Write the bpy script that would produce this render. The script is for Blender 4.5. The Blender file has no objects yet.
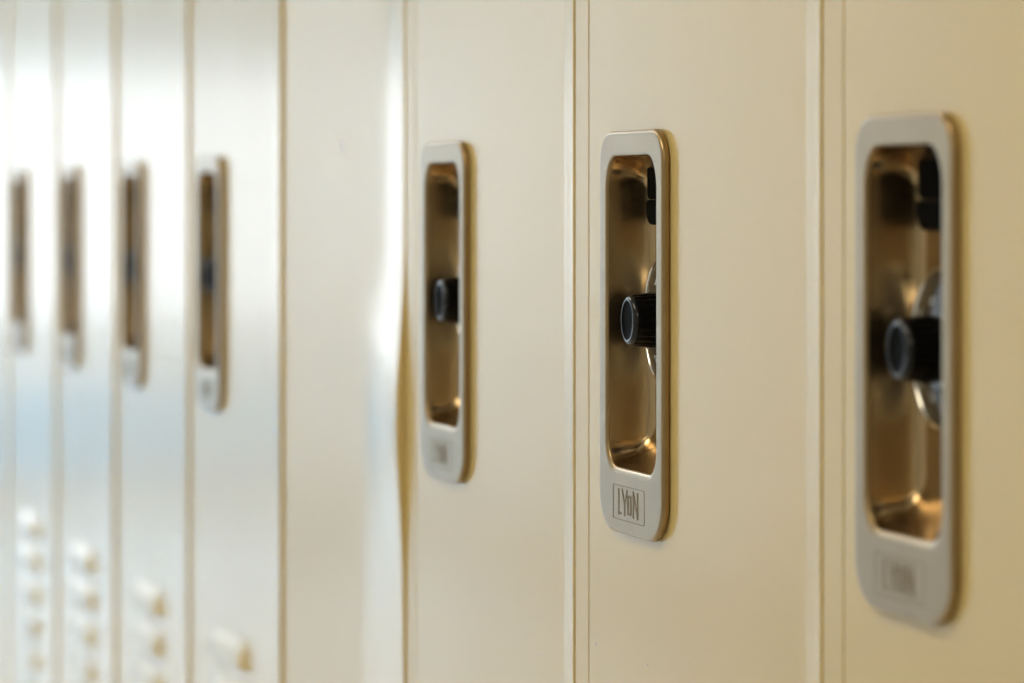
import bpy, bmesh, math, random
from mathutils import Vector, Matrix
random.seed(7)
SC = bpy.context.scene
COL = SC.collection

# ------------------------------------------------------------------ measures (metres)
F_PX = 3790.0
PHI = math.radians(14.857)
CAM_X = -0.4271            # camera stands 0.43 m off the locker fronts
EYE = 1.15
P = 0.305                  # locker pitch
S0 = 1.122                 # handle anchor of the nearest visible locker
U_NEAR, U_FAR = -0.208, 0.0600          # door edges about the handle anchor (far = +y)
B_NEAR, B_FAR = -0.2242, 0.0804         # cabinet edges
Z_BASE, Z_TOP = 0.10, 1.93

# ------------------------------------------------------------------ materials
def mat(name, color, rough=0.5, metal=0.0, ior=1.5, coat=0.0, bump=None, tint=None):
    m = bpy.data.materials.new(name); m.use_nodes = True
    nt = m.node_tree; b = nt.nodes['Principled BSDF']
    b.inputs['Base Color'].default_value = (*color, 1)
    b.inputs['Roughness'].default_value = rough
    b.inputs['Metallic'].default_value = metal
    b.inputs['IOR'].default_value = ior
    b.inputs['Coat Weight'].default_value = coat
    tc = nt.nodes.new('ShaderNodeTexCoord')
    if tint:
        mp = nt.nodes.new('ShaderNodeMapping'); mp.inputs['Scale'].default_value = tint[1]
        nt.links.new(tc.outputs['Object'], mp.inputs[0])
        n = nt.nodes.new('ShaderNodeTexNoise'); n.inputs['Scale'].default_value = tint[0]
        n.inputs['Detail'].default_value = 4
        nt.links.new(mp.outputs[0], n.inputs['Vector'])
        mx = nt.nodes.new('ShaderNodeMix'); mx.data_type = 'RGBA'
        mx.inputs[6].default_value = (*color, 1); mx.inputs[7].default_value = (*tint[2], 1)
        nt.links.new(n.outputs['Fac'], mx.inputs[0])
        nt.links.new(mx.outputs[2], b.inputs['Base Color'])
    if bump:
        mp = nt.nodes.new('ShaderNodeMapping'); mp.inputs['Scale'].default_value = bump[2]
        nt.links.new(tc.outputs['Object'], mp.inputs[0])
        n = nt.nodes.new('ShaderNodeTexNoise'); n.inputs['Scale'].default_value = bump[0]
        n.inputs['Detail'].default_value = 3
        nt.links.new(mp.outputs[0], n.inputs['Vector'])
        bp = nt.nodes.new('ShaderNodeBump'); bp.inputs['Strength'].default_value = 1.0
        bp.inputs['Distance'].default_value = bump[1]
        nt.links.new(n.outputs['Fac'], bp.inputs['Height'])
        nt.links.new(bp.outputs[0], b.inputs['Normal'])
    return m

def emis(name, color, s):
    m = bpy.data.materials.new(name); m.use_nodes = True
    b = m.node_tree.nodes['Principled BSDF']
    b.inputs['Base Color'].default_value = (0.8, 0.8, 0.8, 1)
    b.inputs['Emission Color'].default_value = (*color, 1)
    b.inputs['Emission Strength'].default_value = s
    return m

M_PAINT = mat('cream_enamel', (0.71, 0.54, 0.222), 0.165,
              bump=(60, 0.000006, (1, 1, 1)), tint=(9, (1, 1, 0.4), (0.73, 0.56, 0.237)))
M_CAB = mat('cream_frame_enamel', (0.71, 0.54, 0.222), 0.2)
M_PLATE = mat('satin_nickel', (0.41, 0.29, 0.15), 0.3, 1.0, bump=(900, 0.000012, (1, 1, 1)),
              tint=(60, (1, 1, 1), (0.345, 0.24, 0.12)))
M_CUP = mat('drawn_steel_cup', (0.50, 0.37, 0.215), 0.22, 1.0, bump=(140, 0.00004, (1, 1, 0.3)),
            tint=(45, (1, 1, 1), (0.42, 0.31, 0.17)))
M_BLACK = mat('black_plastic', (0.002, 0.002, 0.0022), 0.3, ior=1.3)
M_GLOSSB = mat('polished_black_plastic', (0.004, 0.004, 0.005), 0.15, ior=1.45)
M_MATTEB = mat('matte_black_plastic', (0.004, 0.004, 0.004), 0.6, ior=1.15)
M_MATTEB.node_tree.nodes['Principled BSDF'].inputs['Specular IOR Level'].default_value = 0.12
M_BLACK.node_tree.nodes['Principled BSDF'].inputs['Specular IOR Level'].default_value = 0.25
M_DIAL = mat('black_dial_enamel', (0.012, 0.012, 0.012), 0.18, coat=0.5)
M_CHROME = mat('chrome', (0.82, 0.81, 0.78), 0.08, 1.0)
M_WHITE = mat('white_dial_paint', (0.8, 0.8, 0.78), 0.4)
M_STAMP = mat('stamped_dark_metal', (0.24, 0.17, 0.075), 0.5, 0.6)
M_CHIP = mat('chipped_paint', (0.30, 0.24, 0.14), 0.6)
M_WALL = mat('cool_white_wall_paint', (0.78, 0.80, 0.82), 0.6, bump=(300, 0.0004, (1, 1, 1)))
M_CEIL = mat('ceiling_tile', (0.80, 0.79, 0.76), 0.9)
M_FLOOR = mat('polished_vinyl', (0.72, 0.73, 0.74), 0.25, tint=(3, (1, 1, 1), (0.66, 0.68, 0.70)))
M_BASEB = mat('grey_vinyl_base', (0.12, 0.12, 0.13), 0.5)
M_WFRAME = mat('white_window_frame', (0.75, 0.78, 0.8), 0.35)
M_BLUE = mat('pale_blue_panel', (0.30, 0.58, 0.78), 0.35)

def glass_mat():
    m = bpy.data.materials.new('window_glass'); m.use_nodes = True
    nt = m.node_tree; nt.nodes.clear()
    o = nt.nodes.new('ShaderNodeOutputMaterial'); t = nt.nodes.new('ShaderNodeBsdfTransparent')
    g = nt.nodes.new('ShaderNodeBsdfGlossy'); g.inputs['Roughness'].default_value = 0.02
    mx = nt.nodes.new('ShaderNodeMixShader'); mx.inputs[0].default_value = 0.06
    nt.links.new(t.outputs[0], mx.inputs[1]); nt.links.new(g.outputs[0], mx.inputs[2])
    nt.links.new(mx.outputs[0], o.inputs[0])
    return m
M_GLASS = glass_mat()

# ------------------------------------------------------------------ helpers
def link(name, me, material, parent=None, smooth=False, angle=None):
    o = bpy.data.objects.new(name, me); COL.objects.link(o)
    if material is not None and not me.materials: me.materials.append(material)
    if smooth:
        me.polygons.foreach_set('use_smooth', [True] * len(me.polygons))
        if angle: me.set_sharp_from_angle(angle=angle)
    if parent: o.parent = parent
    return o

def mesh_bm(name, bm, recalc=True):
    if recalc: bmesh.ops.recalc_face_normals(bm, faces=bm.faces[:])
    me = bpy.data.meshes.new(name); bm.to_mesh(me); bm.free(); me.update()
    return me

def box(bm, x0, x1, y0, y1, z0, z1, bevel=0.0, seg=2):
    r = bmesh.ops.create_cube(bm, size=1.0)
    vs = r['verts']
    for v in vs:
        v.co = Vector(((x0 + x1) / 2 + v.co.x * (x1 - x0), (y0 + y1) / 2 + v.co.y * (y1 - y0),
                       (z0 + z1) / 2 + v.co.z * (z1 - z0)))
    if bevel:
        es = list({e for v in vs for e in v.link_edges})
        bmesh.ops.bevel(bm, geom=es, offset=bevel, segments=seg, affect='EDGES', profile=0.5)

def rrect(l, r, t, b, rt, rb, n=8):
    """rounded rectangle in (u, z); rt / rb = (ru, rz) radii of the top / bottom corners"""
    pts = []
    for cx, cz, a0, rr in ((r - rt[0], t - rt[1], 0, rt), (l + rt[0], t - rt[1], 90, rt),
                           (l + rb[0], b + rb[1], 180, rb), (r - rb[0], b + rb[1], 270, rb)):
        for i in range(n + 1):
            a = math.radians(a0 + 90 * i / n)
            pts.append((cx + rr[0] * math.cos(a), cz + rr[1] * math.sin(a)))
    return pts

def loft(bm, loops, cap_first=False, cap_last=True, mats=None):
    """loops: list of (points[(u,z)], d)."""
    rings = [[bm.verts.new((d, u, z)) for u, z in pts] for pts, d in loops]
    n = len(rings[0])
    for k in range(len(rings) - 1):
        for i in range(n):
            f = bm.faces.new((rings[k][i], rings[k][(i + 1) % n], rings[k + 1][(i + 1) % n], rings[k + 1][i]))
            if mats: f.material_index = mats[k]
    if cap_first: bm.faces.new(rings[0])
    if cap_last:
        f = bm.faces.new(rings[-1][::-1])
        if mats: f.material_index = mats[-1]
    return rings

def lathe(bm, prof, cu, cz, n=64, flute=None, cap=True):
    """prof: list of (radius, d) about the axis through (u, z) = (cu, cz)"""
    rings = []
    for r, d in prof:
        ring = []
        for i in range(n):
            a = 2 * math.pi * i / n
            rr = r * (flute(a, d) if flute else 1)
            ring.append(bm.verts.new((d, cu + rr * math.cos(a), cz + rr * math.sin(a))))
        rings.append(ring)
    for k in range(len(rings) - 1):
        for i in range(n):
            bm.faces.new((rings[k][i], rings[k][(i + 1) % n], rings[k + 1][(i + 1) % n], rings[k + 1][i]))
    if cap: bm.faces.new(rings[-1])

def sstep(a, b, x):
    t = max(0.0, min(1.0, (x - a) / (b - a))); return t * t * (3 - 2 * t)

# ------------------------------------------------------------------ locker door sheet
HOLE0 = (-0.0475, 0.0285, -0.123, 0.018)        # u0, u1, z0, z1 about the anchor (under the handle plate)

def door_mesh(name, warp, hole=True, louvers=True, du=0.0):
    """front sheet, rounded into its four flanges, dented by warp(u, z) -> outward metres"""
    HOLE = (HOLE0[0] + du, HOLE0[1] + du, HOLE0[2], HOLE0[3])
    R = 0.0022
    def arc_near():
        # rolled edge: crease, shallow chamfer turned to the near side, crease, flange
        E = U_NEAR - 0.0155
        out = [(E, 0.014), (E, 0.0050), (E, 0.0010)]
        for t, d in ((0.0154, -0.0002), (0.0151, -0.00050), (0.0146, -0.00062), (0.0139, -0.00063), (0.0128, -0.00055), (0.0112, -0.00043), (0.0095, -0.00036),
                     (0.0070, -0.00028), (0.0045, -0.00020), (0.0022, -0.00014), (0.0011, -0.00007), (0.0003, -0.00001), (-0.0008, 0.0)):
            out.append((U_NEAR - t, d))
        return out
        return out
        return out
        return out
        return out
    prof = arc_near()
    inner = [U_FAR - 0.0012, U_FAR - 0.0007] + [U_NEAR + R + x for x in (0.004, 0.008, 0.013, 0.019, 0.026, 0.034, 0.043, 0.053, 0.064)]
    inner += [-0.124, -0.112, -0.100, -0.088, -0.076, -0.064, HOLE[0], -0.033, -0.018, -0.003, 0.012, HOLE[1], 0.040, 0.046, 0.050, 0.054]
    if louvers:
        inner += [-0.126, -0.122, -0.012, -0.008]
    inner = sorted(set(round(x, 5) for x in inner if x < U_FAR - 0.0006))
    prof += [(x, 0.0) for x in inner]
    R = 0.0003
    for i in range(0, 6):
        a = math.pi / 2 * i / 5
        prof.append((U_FAR - R + R * math.sin(a), R - R * math.cos(a)))
    prof += [(U_FAR, 0.006), (U_FAR, 0.014)]
    # rows (z about eye)
    zb, zt = Z_BASE + 0.02 - EYE, Z_TOP - 0.02 - EYE
    rows = [zb, zb + .002] + [zb + .002 + i * 0.05 for i in range(1, 11)]
    z = rows[-1]
    base = [-0.51, -0.47]
    rows = [r for r in rows if r < -0.5] + base
    LP = [-0.262 - 0.0273 * i for i in range(7)]
    if louvers:
        lv = []
        for t in LP:
            for q in (0.001, 0, -0.004, -0.008, -0.012, -0.016, -0.0185, -0.0187, -0.0195): lv.append(t + q)
        rows = [r for r in rows if r < min(lv) - 0.004] + lv
    else:
        rows += [-0.45 + 0.02 * i for i in range(10)]
    rows += [-0.245 + 0.0125 * i for i in range(0, 60) if -0.245 + 0.0125 * i < 0.12]
    rows += [HOLE[2], HOLE[3]]
    rows += [0.15, 0.2, 0.3, 0.45, 0.6, zt - .002, zt]
    rows = sorted(set(round(r, 5) for r in rows))
    # drop rows crowding the hole lines
    keep = []
    for r in rows:
        if any(abs(r - h) < 0.003 and r != round(h, 5) for h in (HOLE[2], HOLE[3])): continue
        keep.append(r)
    rows = keep
    def louver(u, z):
        if not louvers: return 0.0
        w = sstep(-0.128, -0.116, u) * (1 - sstep(-0.018, -0.006, u))
        for t in LP:
            if t - 0.0186 <= z <= t:
                return w * 0.0046 * math.sin(math.pi / 2 * min(1, (t - z) / 0.0185))
        return 0.0
    bm = bmesh.new()
    grid = []
    for z in rows:
        dz = 0.0022 if z in (rows[0], rows[-1]) else 0.0
        row = []
        for u, d in prof:
            w = warp(min(max(u, U_NEAR), U_FAR), z) if d < 0.0139 else 0.0
            row.append(bm.verts.new(((max(d, dz) if dz else d) - w - louver(u, z), u, z)))
        grid.append(row)
    for j in range(len(rows) - 1):
        for i in range(len(prof) - 1):
            if hole and HOLE[0] - 1e-5 <= prof[i][0] and prof[i + 1][0] <= HOLE[1] + 1e-5 and abs(prof[i][1]) < 1e-6 and \
               HOLE[2] - 1e-5 <= rows[j] and rows[j + 1] <= HOLE[3] + 1e-5:
                continue
            bm.faces.new((grid[j][i], grid[j][i + 1], grid[j + 1][i + 1], grid[j + 1][i]))
    for row, s in ((grid[0], 1), (grid[-1], -1)):          # folded top and bottom flanges
        ex = [bm.verts.new((0.014, v.co.y, v.co.z)) for v in row]
        for i in range(len(row) - 1):
            try: bm.faces.new((row[i], row[i + 1], ex[i + 1], ex[i]))
            except ValueError: pass
    bmesh.ops.remove_doubles(bm, verts=bm.verts[:], dist=1e-6)
    bmesh.ops.recalc_face_normals(bm, faces=bm.faces[:])
    me = bpy.data.meshes.new(name)
    bm.to_mesh(me); bm.free()
    # make sure the sheet faces the corridor (-x)
    big = max(me.polygons, key=lambda p: p.area)
    if big.normal.x > 0: me.flip_normals()
    return me

def cabinet_mesh():
    bm = bmesh.new()
    zb, zt = Z_BASE - EYE, Z_TOP - EYE
    y0, y1 = B_NEAR, B_FAR
    X0, X1 = -0.0001, 0.38
    # front frame: two stiles, top and bottom rail
    box(bm, X0 + 0.008, 0.0175, y0, U_NEAR + 0.002, zb, zt, 0.0012, 2)
    box(bm, X0, 0.0175, U_FAR + 0.0010, y1, zb, zt, 0.0004, 3)
    box(bm, X0 + 0.0135, 0.0178, U_FAR - 0.010, U_FAR + 0.004, zb, zt)
    box(bm, X0 + .0001, 0.0174, U_NEAR + 0.011, U_FAR - 0.009, zt - 0.030, zt - .001)
    box(bm, X0 + .0001, 0.0174, U_NEAR + 0.011, U_FAR - 0.009, zb + .001, zb + 0.030)
    # sheet-metal sides, back, top, bottom and two shelves
    t = 0.0009
    box(bm, 0.0170, X1, y0 + .0002, y0 + t, zb + .0005, zt - .0005)
    box(bm, 0.0170, X1, y1 - t, y1 - .0002, zb + .0005, zt - .0005)
    box(bm, X1 - t, X1, y0 + t, y1 - t, zb + .0005, zt - .0005)
    for zz in (zb + .0005, zt - .0005 - t, zt - 0.28): box(bm, 0.0180, X1 - t, y0 + t, y1 - t, zz, zz + t)
    return mesh_bm('cabinet', bm)

# ------------------------------------------------------------------ recessed handle
CU, DZ = -0.0035, -0.0472       # dial axis
PL = dict(l=-0.0518, r=0.0345, t=0.0272, b=-0.1312)
OP = dict(l=-0.0436, r=0.0245, t=0.0175, b=-0.1058)

def handle_meshes():
    def outer(i, d):
        return (rrect(PL['l'] + i, PL['r'] - i, PL['t'] - i, PL['b'] + i, (0.0145 - i, 0.0125 - i), (0.019 - i, 0.0155 - i), 10), d)
    def inner(i, it, ib, d):
        k = min(i, 0.007); g = 1 - 0.55 * sstep(0.0, 0.014, d)
        return (rrect(OP['l'] + i, OP['r'] - i, OP['t'] - it, OP['b'] + ib, ((0.0125 - k) * g, (0.0135 - k) * g), ((0.0125 - k) * g, (0.0115 - k) * g), 10), d)
    F = -0.0034
    bm = bmesh.new()
    loops = [outer(0.0011, 0.0004), outer(0.0010, -0.0005), outer(0.0001, -0.0006), outer(0.0, -0.0008), outer(0.0, -0.0016), outer(0.0, -0.0020)]
    for i in range(1, 6):
        a = math.pi / 2 * i / 5
        loops.append(outer(0.0014 * (1 - math.cos(a)), -0.0020 - 0.0014 * math.sin(a)))
    loops.append(outer(0.0024, F)); loops.append(outer(0.0028, F))
    loops.append(inner(-0.0014, -0.0014, -0.0030, F)); loops.append(inner(-0.0010, -0.0010, -0.0026, F))
    for i in range(1, 6):
        a = math.pi / 2 * i / 5
        q = -0.0008 + 0.0010 * math.sin(a)
        loops.append(inner(q, q, -0.0022 + 0.0024 * i / 5 if i < 5 else 0.0002, F + 0.0010 * (1 - math.cos(a))))
    loops.append(inner(0.00022, 0.0003, 0.0003, F + 0.0014))
    me_plate = None
    loft(bm, loops, cap_last=False)
    me_plate = mesh_bm('handle_plate', bm)
    bm = bmesh.new()
    c = [(0.00022, 0.0003, 0.0003, F + 0.0014), (0.0004, 0.0008, 0.0008, 0.0), (0.0006, 0.0020, 0.0018, 0.004), (0.0008, 0.0040, 0.0036, 0.008), (0.0011, 0.0062, 0.0060, 0.0115),
         (0.0015, 0.0080, 0.0082, 0.0138), (0.0022, 0.0098, 0.0104, 0.0155), (0.0034, 0.0116, 0.0128, 0.0165), (0.0052, 0.0140, 0.0155, 0.0170)]
    loops = [inner(*k) for k in c]
    loft(bm, loops, cap_last=True)
    me_cup = mesh_bm('recess_cup', bm)
    for me, sgn in ((me_plate, 0), (me_cup, 0)):
        big = max(me.polygons, key=lambda p: p.area)
    big = me_cup.polygons[len(me_cup.polygons) - 1]
    if big.normal.x > 0: me_cup.flip_normals()
    # plate: the flat ring must face -x
    flat = max(me_plate.polygons, key=lambda p: abs(p.normal.x) * p.area)
    if flat.normal.x > 0: me_plate.flip_normals()
    return me_plate, me_cup

def lift_mesh():
    bm = bmesh.new()
    def piece(l, r, t, b, rad, d0, d1, bev):
        A = []
        for i, d in ((0, d0), (0, d1 + bev)):
            A.append((rrect(l + i, r - i, t - i, b + i, (0.003, 0.003), (rad, rad), 6), d))
        for k in range(1, 4):
            a = math.pi / 2 * k / 3
            i = bev * (1 - math.cos(a))
            A.append((rrect(l + i, r - i, t - i, b + i, (0.003 - i, 0.003 - i), (rad - i, rad - i), 6), d1 + bev - bev * math.sin(a)))
        loft(bm, A, cap_first=True)
    piece(CU - 0.0140, CU + 0.0140, 0.0162, 0.0003, 0.0029, 0.0172, 0.0094, 0.0005)
    piece(CU - 0.0145, CU + 0.0145, 0.0002, -0.0098, 0.0065, 0.0172, 0.0089, 0.0010)
    return mesh_bm('finger_lift', bm)

def dial_meshes():
    bm = bmesh.new()       # chrome rim
    lathe(bm, [(0.0258, 0.0172), (0.0260, 0.0125), (0.0258, 0.0117), (0.0254, 0.0112), (0.0249, 0.0112), (0.0246, 0.0117)], CU, DZ, 72, cap=False)
    rim = mesh_bm('dial_rim', bm)
    bm = bmesh.new()       # black sloped face
    lathe(bm, [(0.0247, 0.0118), (0.0228, 0.0112), (0.0150, 0.0090), (0.0125, 0.0086), (0.0090, 0.0086)], CU, DZ, 72)
    face = mesh_bm('dial_face', bm)
    bm = bmesh.new()       # graduations, raised a hair above the slope
    def dep(r): return 0.0090 + (r - 0.0150) * (0.0112 - 0.0090) / (0.0220 - 0.0150) - 0.0001
    for k in range(40):
        a = 2 * math.pi * k / 40
        long_ = k % 5 == 0
        r0, r1 = (0.0196 if long_ else 0.0212), 0.0240
        w = 0.00048 if long_ else 0.00034
        ca, sa = math.cos(a), math.sin(a)
        vs = [bm.verts.new((dep(r), CU + r * ca - s * w * sa, DZ + r * sa + s * w * ca)) for r, s in ((r0, -1), (r0, 1), (r1, 1), (r1, -1))]
        bm.faces.new(vs)
    # seven-stroke numerals at every fifth mark
    SEG = {'0': 'abcdef', '1': 'bc', '2': 'abged', '3': 'abgcd', '5': 'afgcd'}
    L = {'a': (0, 2, 1, 2), 'b': (1, 2, 1, 1), 'c': (1, 1, 1, 0), 'd': (0, 0, 1, 0), 'e': (0, 0, 0, 1), 'f': (0, 1, 0, 2), 'g': (0, 1, 1, 1)}
    for k in range(8):
        txt = str(k * 5); a = math.pi / 2 + 2 * math.pi * k / 8
        for j, ch in enumerate(txt):
            ox = (j - len(txt) / 2) * 0.0018 + 0.0003
            for s in SEG[ch]:
                x0, y0, x1, y1 = L[s]
                x0, x1 = ox + x0 * 0.0011, ox + x1 * 0.0011
                y0, y1 = 0.0141 + y0 * 0.00115, 0.0141 + y1 * 0.00115
                dx, dy = x1 - x0, y1 - y0; l = math.hypot(dx, dy); nx, ny = -dy / l * 0.00018, dx / l * 0.00018
                q = []
                for X, Y in ((x0 + nx, y0 + ny), (x1 + nx, y1 + ny), (x1 - nx, y1 - ny), (x0 - nx, y0 - ny)):
                    # X to the reader's right is -u
                    b = a - math.pi / 2
                    uu = -X * math.cos(b) - Y * math.sin(b); zz = -X * math.sin(b) + Y * math.cos(b)
                    r = math.hypot(uu, zz)
                    q.append(bm.verts.new((dep(r) - 0.00005, CU + uu, DZ + zz)))
                bm.faces.new(q)
    marks = mesh_bm('dial_markings', bm)
    bm = bmesh.new()       # knob: knurled skirt, plain barrel, rounded end with a shallow dish
    K = 22
    def fl(a, d):
        return 1 + (0.035 * math.cos(K * a) if d > 0.0035 else (0.012 * math.cos(K * a) if d > -0.003 else 0))
    prof = [(0.0104, 0.0088), (0.0104, 0.0050), (0.0101, 0.0036), (0.0101, 0.0004), (0.0100, -0.0006)]
    prof += [(0.0098, -0.0013)]
    lathe(bm, prof, CU, DZ, 132, fl)
    knob = mesh_bm('dial_knob', bm)
    bm = bmesh.new()       # polished rounded rim about the end of the knob, flat middle
    lathe(bm, [(0.0098, -0.0013), (0.0096, -0.0019), (0.0093, -0.0024), (0.0088, -0.0028), (0.0083, -0.0030), (0.0079, -0.0030), (0.0077, -0.0029)], CU, DZ, 72, cap=False)
    krim = mesh_bm('knob_rim', bm)
    bm = bmesh.new()
    lathe(bm, [(0.0077, -0.00290), (0.0073, -0.00270), (0.0040, -0.00240), (0.0015, -0.00240)], CU, DZ, 72)
    kface = mesh_bm('knob_face', bm)
    return rim, face, marks, knob, krim, kface

def stamp_mesh():
    bm = bmesh.new()
    F = -0.0034
    def stroke(p, q, w):
        (x0, y0), (x1, y1) = p, q
        dx, dy = x1 - x0, y1 - y0; l = math.hypot(dx, dy)
        nx, ny = -dy / l * w / 2, dx / l * w / 2
        vs = [(x0 + nx, y0 + ny), (x1 + nx, y1 + ny), (x1 - nx, y1 - ny), (x0 - nx, y0 - ny)]
        lo = [bm.verts.new((F + 0.0001, -x, y)) for x, y in vs]
        hi = [bm.verts.new((F - 0.00012, -x, y)) for x, y in vs]
        bm.faces.new(hi)
        for i in range(4): bm.faces.new((lo[i], lo[(i + 1) % 4], hi[(i + 1) % 4], hi[i]))
    # u = -x ; letters run from u=+6.4 mm to -20 mm
    H0, H1 = -0.1240, -0.1136
    x = -0.0064
    W = 0.0016
    stroke((x, H1), (x, H0), W); stroke((x, H0 + W / 2), (x + 0.0042, H0 + W / 2), W * .55)          # L
    x = 0.0000
    mid = (H0 + H1) / 2 - 0.0006
    stroke((x - 0.0018, H1), (x + 0.0016, mid), W * .85); stroke((x + 0.0052, H1), (x + 0.0018, mid), W * .85); stroke((x + 0.0017, mid + .0004), (x + 0.0017, H0), W)   # Y
    x = 0.0062; a, b = H0 + 0.0012, H1 - 0.0024                                                     # O, smaller, set between
    stroke((x, a), (x, b), W); stroke((x + 0.0040, a), (x + 0.0040, b), W)
    stroke((x - W / 2, a), (x + 0.0040 + W / 2, a), W * .6); stroke((x - W / 2, b), (x + 0.0040 + W / 2, b), W * .6)
    x = 0.0136                                                                                      # N
    stroke((x, H0), (x, H1), W); stroke((x + 0.0058, H0), (x + 0.0058, H1), W); stroke((x, H1), (x + 0.0058, H0), W * .85)
    me = mesh_bm('stamped_lettering', bm)
    bm = bmesh.new()
    o = rrect(-0.0285, 0.0143, -0.1122, -0.1259, (0.0012, 0.0012), (0.0012, 0.0012), 3)
    i_ = rrect(-0.0282, 0.0140, -0.1125, -0.1256, (0.0010, 0.0010), (0.0010, 0.0010), 3)
    loft(bm, [(o, F + 0.0001), (o, F - 0.00010), (i_, F - 0.00010), (i_, F + 0.0001)], cap_last=False)
    fr = mesh_bm('stamped_border', bm)
    return me, fr

ME_CAB = cabinet_mesh()
ME_PLATE, ME_CUP = handle_meshes()
ME_LIFT = lift_mesh()
ME_RIM, ME_FACE, ME_MARKS, ME_KNOB, ME_KRIM, ME_KFACE = dial_meshes()
ME_STAMP, ME_BORDER = stamp_mesh()

# ------------------------------------------------------------------ one locker
def lock_empty(name, k):
    o = bpy.data.objects.new(name, None); COL.objects.link(o)
    o.location = (0, S0 + k * P, Z_BASE)
    o.empty_display_size = 0.05
    return o

DROP = (0, 0, EYE - Z_BASE)       # part meshes are drawn about eye height

def part(name, me, m, parent, smooth=True, angle=math.radians(35), loc=None):
    o = link(name, me, m, parent, smooth, angle)
    if loc: o.location = loc
    return o

# how far each door stands out of true: (yaw slope, bow) in metres across its width
def warp_for(k):
    near, far, bow = WARP.get(k, (0.0, 0.0, 0.0))
    def w(u, z):
        v = (u - U_NEAR) / (U_FAR - U_NEAR)            # 0 near edge .. 1 far edge
        return near * (1 - v) + far * v + bow * ((2 * v - 1) ** 2 - 1)
    return w
WARP = {4: (0.0015, 0.0010, 0.0005), 5: (0.0012, 0.0010, 0.0004), 6: (0.0014, 0.0008, 0.0004), 7: (0.0012, 0.0006, 0.0004), 8: (0.0010, 0.0005, 0.0004),
        2: (0.0, 0.0, 0.0001), 1: (0.0, 0.0, 0.0001)}
SHIFT = {0: 0.007, 2: 0.004, 4: 0.006, 5: 0.006, 6: 0.006, 7: 0.006, 8: 0.006}

def warp_blank(u, z):
    v = u - U_NEAR
    v1 = v / (U_FAR - U_NEAR)
    base = 0.0040 * (v1 - 0.5) + 0.0011 * (2 * v1 - 1) ** 2 - 0.0017
    # the latch-side edge has been pried outward: shallow curl above, a stronger kink lower down
    low = 1 - sstep(-0.085, -0.025, z)                                  # 1 below the kink
    up = 0.0026 * (max(0.0, 0.056 - v) / 0.056) ** 2
    t = max(0.0, 0.092 - v)
    dn = 0.038 * (t * t / 0.020 if t < 0.010 else t - 0.005)
    kink = math.exp(-((z + 0.110) / 0.050) ** 2) * 0.0036 * (max(0.0, 1 - v / 0.075)) ** 1.5
    return base + up * (1 - low) + dn * low + kink

ME_DOORS = {}
def door_for(k):
    if k == 3: return door_mesh('blank_door', warp_blank, hole=False, louvers=False)
    w = (WARP.get(k), SHIFT.get(k, 0.0))
    if w not in ME_DOORS: ME_DOORS[w] = door_mesh('door', warp_for(k), du=w[1])
    return ME_DOORS[w]

LABELS = {
    -1: 'cream steel locker beside the nearest one, beyond the right edge of the photo',
    0: 'cream steel locker nearest the camera, its large blurred steel handle at far right',
    1: 'cream steel locker in sharp focus, second from the right, crisp stamped handle with black knob',
    2: 'cream steel locker third from the right, between the sharp locker and the blank one',
    3: 'cream steel locker with a blank door and no handle, near edge bent outward',
    4: 'pale blurred steel locker just beyond the blank door, one louver showing low down',
    5: 'pale blurred steel locker, third from the left among those with a visible handle',
    6: 'pale blurred steel locker, second handle from the left edge of the photo',
    7: 'pale blurred steel locker whose thin handle is the leftmost in the photo',
    8: 'pale blurred steel locker cut off by the left edge, its handle out of sight',
    9: 'cream steel locker beyond the left edge of the photo, last of the bank',
}
def build_locker(k):
    t = lock_empty('locker', k)
    t['label'] = LABELS[k]; t['category'] = 'locker'; t['group'] = 'row of cream steel lockers'
    part('cabinet', ME_CAB, M_CAB, t, False, None, DROP)
    d = part('door', door_for(k), M_PAINT, t, True, math.radians(50), DROP)
    if k == 3:
        d['label'] = 'blank cream door without handle, bent along its near edge'
        return t, d
    w = warp_for(k)(CU, -0.05)
    loc = (-w, SHIFT.get(k, 0.0), EYE - Z_BASE)
    h = part('recessed_handle', ME_PLATE, M_PLATE, t, True, math.radians(60), loc)
    for n, me, m, a in (('recess_cup', ME_CUP, M_CUP, 60), ('finger_lift', ME_LIFT, M_MATTEB, 40), ('dial_rim', ME_RIM, M_CHROME, 60),
                        ('dial_face', ME_FACE, M_DIAL, 40), ('dial_markings', ME_MARKS, M_WHITE, None), ('dial_knob', ME_KNOB, M_BLACK, 50), ('knob_rim', ME_KRIM, M_GLOSSB, 60), ('knob_face', ME_KFACE, M_MATTEB, 40),
                        ('stamped_lettering', ME_STAMP, M_STAMP, None), ('stamped_border', ME_BORDER, M_STAMP, None)):
        if k >= 4 and n in ('dial_markings', 'stamped_border'): continue
        part(n, me, m, h, a is not None, math.radians(a) if a else None)
    return t, d

doors = {}
for k in range(-1, 10):
    t, d = build_locker(k)
    doors[k] = (t, d)

# small chips and a stain in the paint
def chip(k, u, z, ru, rz, n=9, name='paint_chip', m=M_CHIP):
    bm = bmesh.new()
    w = (warp_blank if k == 3 else warp_for(k))(u, z)
    vs = [bm.verts.new((-w - 0.00006, u + ru * math.cos(a) * random.uniform(.7, 1.1), z + rz * math.sin(a) * random.uniform(.7, 1.1)))
          for a in [2 * math.pi * i / n for i in range(n)]]
    bm.faces.new(vs)
    me = mesh_bm(name, bm, False)
    part(name, me, m, doors[k][1], False, None)
chip(2, -0.166, -0.195, 0.0010, 0.0007)
chip(1, 0.050, -0.180, 0.0012, 0.0008)
chip(1, -0.022, -0.180, 0.0008, 0.0007)
chip(3, -0.070, 0.029, 0.0042, 0.0050, 14, 'paint_scuff', mat('scuffed_enamel', (0.52, 0.40, 0.20), 0.3))

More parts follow.
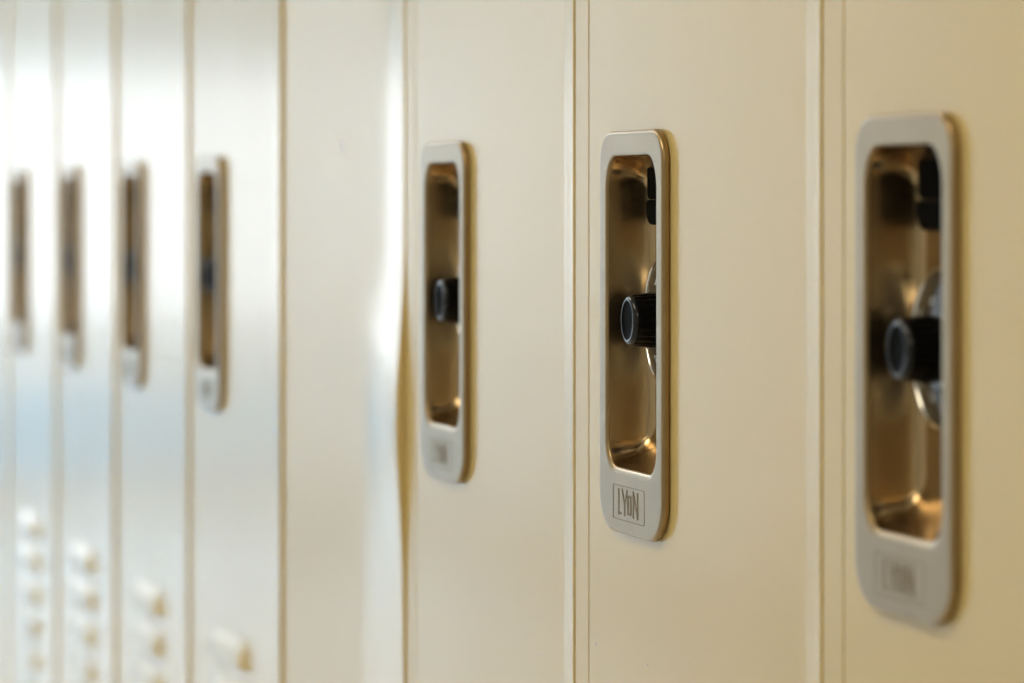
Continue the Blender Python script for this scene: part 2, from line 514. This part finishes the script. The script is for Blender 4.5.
# ------------------------------------------------------------------ the corridor
XW, Y0, Y1, ZC = -2.62, -3.5, 14.0, 2.75
def struct(name, bm, m, smooth=False):
    o = link(name, mesh_bm(name, bm), m); o['kind'] = 'structure'; return o
bm = bmesh.new(); box(bm, XW - 0.15, 0.6, Y0 - 0.15, Y1 + 0.15, -0.12, 0.0); struct('floor', bm, M_FLOOR)
bm = bmesh.new(); box(bm, XW - 0.15, 0.6, Y0 - 0.15, Y1 + 0.15, ZC, ZC + 0.12); struct('ceiling', bm, M_CEIL)
bm = bmesh.new(); box(bm, XW - 0.15, XW, Y0 - 0.15, Y1 + 0.15, 0, ZC); struct('wall_left', bm, M_WALL)
bm = bmesh.new(); box(bm, XW, 0.6, Y0 - 0.15, Y0, 0, ZC); struct('wall_back', bm, M_WALL)
YN, YF = S0 - P + B_NEAR - 0.003, S0 + 9 * P + B_FAR + 0.003
bm = bmesh.new()
box(bm, 0.40, 0.6, YN, YF, 0, ZC)                       # behind the lockers
box(bm, 0.004, 0.6, Y0, YN, 0, ZC); box(bm, 0.004, 0.6, YF, Y1, 0, ZC)
box(bm, 0.004, 0.40, YN, YF, Z_TOP + 0.003, ZC)
struct('wall_right', bm, M_WALL)
bm = bmesh.new(); box(bm, 0.03, 0.39, YN + .001, YF - .001, 0.0, Z_BASE - 0.001); struct('trim_1', bm, M_BASEB)
bm = bmesh.new(); box(bm, XW, XW + 0.012, Y0, Y1, 0, 0.1, 0.003); struct('baseboard_left', bm, M_BASEB)
# end wall with a window at eye height over a pale blue panel
WX0, WX1, WZ0, WZ1 = -2.36, -0.30, 0.66, 1.66
bm = bmesh.new()
box(bm, XW, WX0, Y1, Y1 + 0.15, 0, ZC); box(bm, WX1, 0.6, Y1, Y1 + 0.15, 0, ZC)
box(bm, WX0, WX1, Y1, Y1 + 0.15, 0, WZ0); box(bm, WX0, WX1, Y1, Y1 + 0.15, WZ1, ZC)
struct('wall_end', bm, M_WALL)
bm = bmesh.new()
f = 0.05
box(bm, WX0, WX0 + f, Y1 + 0.03, Y1 + 0.08, WZ0, WZ1, 0.004); box(bm, WX1 - f, WX1, Y1 + 0.03, Y1 + 0.08, WZ0, WZ1, 0.004)
box(bm, WX0 + f, WX1 - f, Y1 + 0.03, Y1 + 0.08, WZ0, WZ0 + f, 0.004); box(bm, WX0 + f, WX1 - f, Y1 + 0.03, Y1 + 0.08, WZ1 - f, WZ1, 0.004)
wf = struct('window_1', bm, M_WFRAME)
bm = bmesh.new(); box(bm, WX0 + f, WX1 - f, Y1 + 0.052, Y1 + 0.056, WZ0 + f, WZ1 - f)
link('window_pane', mesh_bm('window_pane', bm), M_GLASS, wf)
bm = bmesh.new(); box(bm, -2.0, -0.95, Y1 - 0.03, Y1, 0.12, 0.46, 0.006); struct('trim_2', bm, M_BLUE)

bm = bmesh.new(); box(bm, XW + 0.001, 0.003, Y1 - 0.02, Y1, 1.74, ZC - 0.001, 0.004); struct('dimming_panel', bm, mat('grey_dimming_panel', (0.40, 0.42, 0.43), 0.6))  # unseen grey panel added to dim the upper end wall as mirrored in doors

# ceiling light fittings; cool far ones are added to brighten the corridor end
def fitting(x, y, power, color, label):
    t = bpy.data.objects.new('ceiling_light', None); COL.objects.link(t); t.location = (x, y, ZC)
    t['label'] = label; t['category'] = 'ceiling light'; t['group'] = 'recessed corridor ceiling lights'
    bm = bmesh.new()
    W, H = 0.30, 0.60
    box(bm, -W, -W + 0.03, -H, H, -0.035, 0, .003); box(bm, W - 0.03, W, -H, H, -0.035, 0, .003)
    box(bm, -W + 0.03, W - 0.03, -H, -H + 0.03, -0.035, 0, .003); box(bm, -W + 0.03, W - 0.03, H - 0.03, H, -0.035, 0, .003)
    link('frame', mesh_bm('light_frame', bm), M_WFRAME, t)
    bm = bmesh.new(); box(bm, -W + 0.03, W - 0.03, -H + 0.03, H - 0.03, -0.022, -0.012)
    link('diffuser', mesh_bm('light_diffuser', bm), emis('diffuser_glow', color, power), t)
for i, (y, pw, c) in enumerate(((-1.6, 8.6, (1.0, .88, .64)), (1.2, 8.9, (1.0, .88, .64)), (4.0, 11.0, (1.0, .92, .74)), (7.0, 12.0, (.93, .95, 1)), (9.8, 19.0, (.82, .92, 1)), (12.4, 42.0, (.68, .86, 1)))):
    fitting(-1.3, y, pw, c, 'recessed rectangular ceiling light, number %s along the corridor counted from behind the camera, the cool far ones added for a bright bluish end' % ('one', 'two', 'three', 'four', 'five', 'six')[i])

# daylight outside the end window
w = bpy.data.worlds.new('sky'); SC.world = w; w.use_nodes = True
bg = w.node_tree.nodes['Background']
bg.inputs[0].default_value = (0.78, 0.89, 1.0, 1); bg.inputs[1].default_value = 2.9

# ------------------------------------------------------------------ camera
cam = bpy.data.cameras.new('camera'); co = bpy.data.objects.new('camera', cam); COL.objects.link(co)
co.location = (CAM_X, 0, EYE); co.rotation_euler = (math.pi / 2, 0, -PHI)
cam.sensor_fit = 'HORIZONTAL'; cam.sensor_width = 36.0; cam.lens = F_PX * 36.0 / 1024
cam.shift_y = -(341.5 - 200) / 1024
cam.clip_start = 0.02
cam.dof.use_dof = True; cam.dof.focus_distance = 1.480; cam.dof.aperture_fstop = cam.lens / 13.0
SC.camera = co
SC.view_settings.view_transform = 'Standard'; SC.view_settings.look = 'None'
SC.view_settings.exposure = 0.08; SC.view_settings.gamma = 1.0; SC.view_settings.use_curve_mapping = False
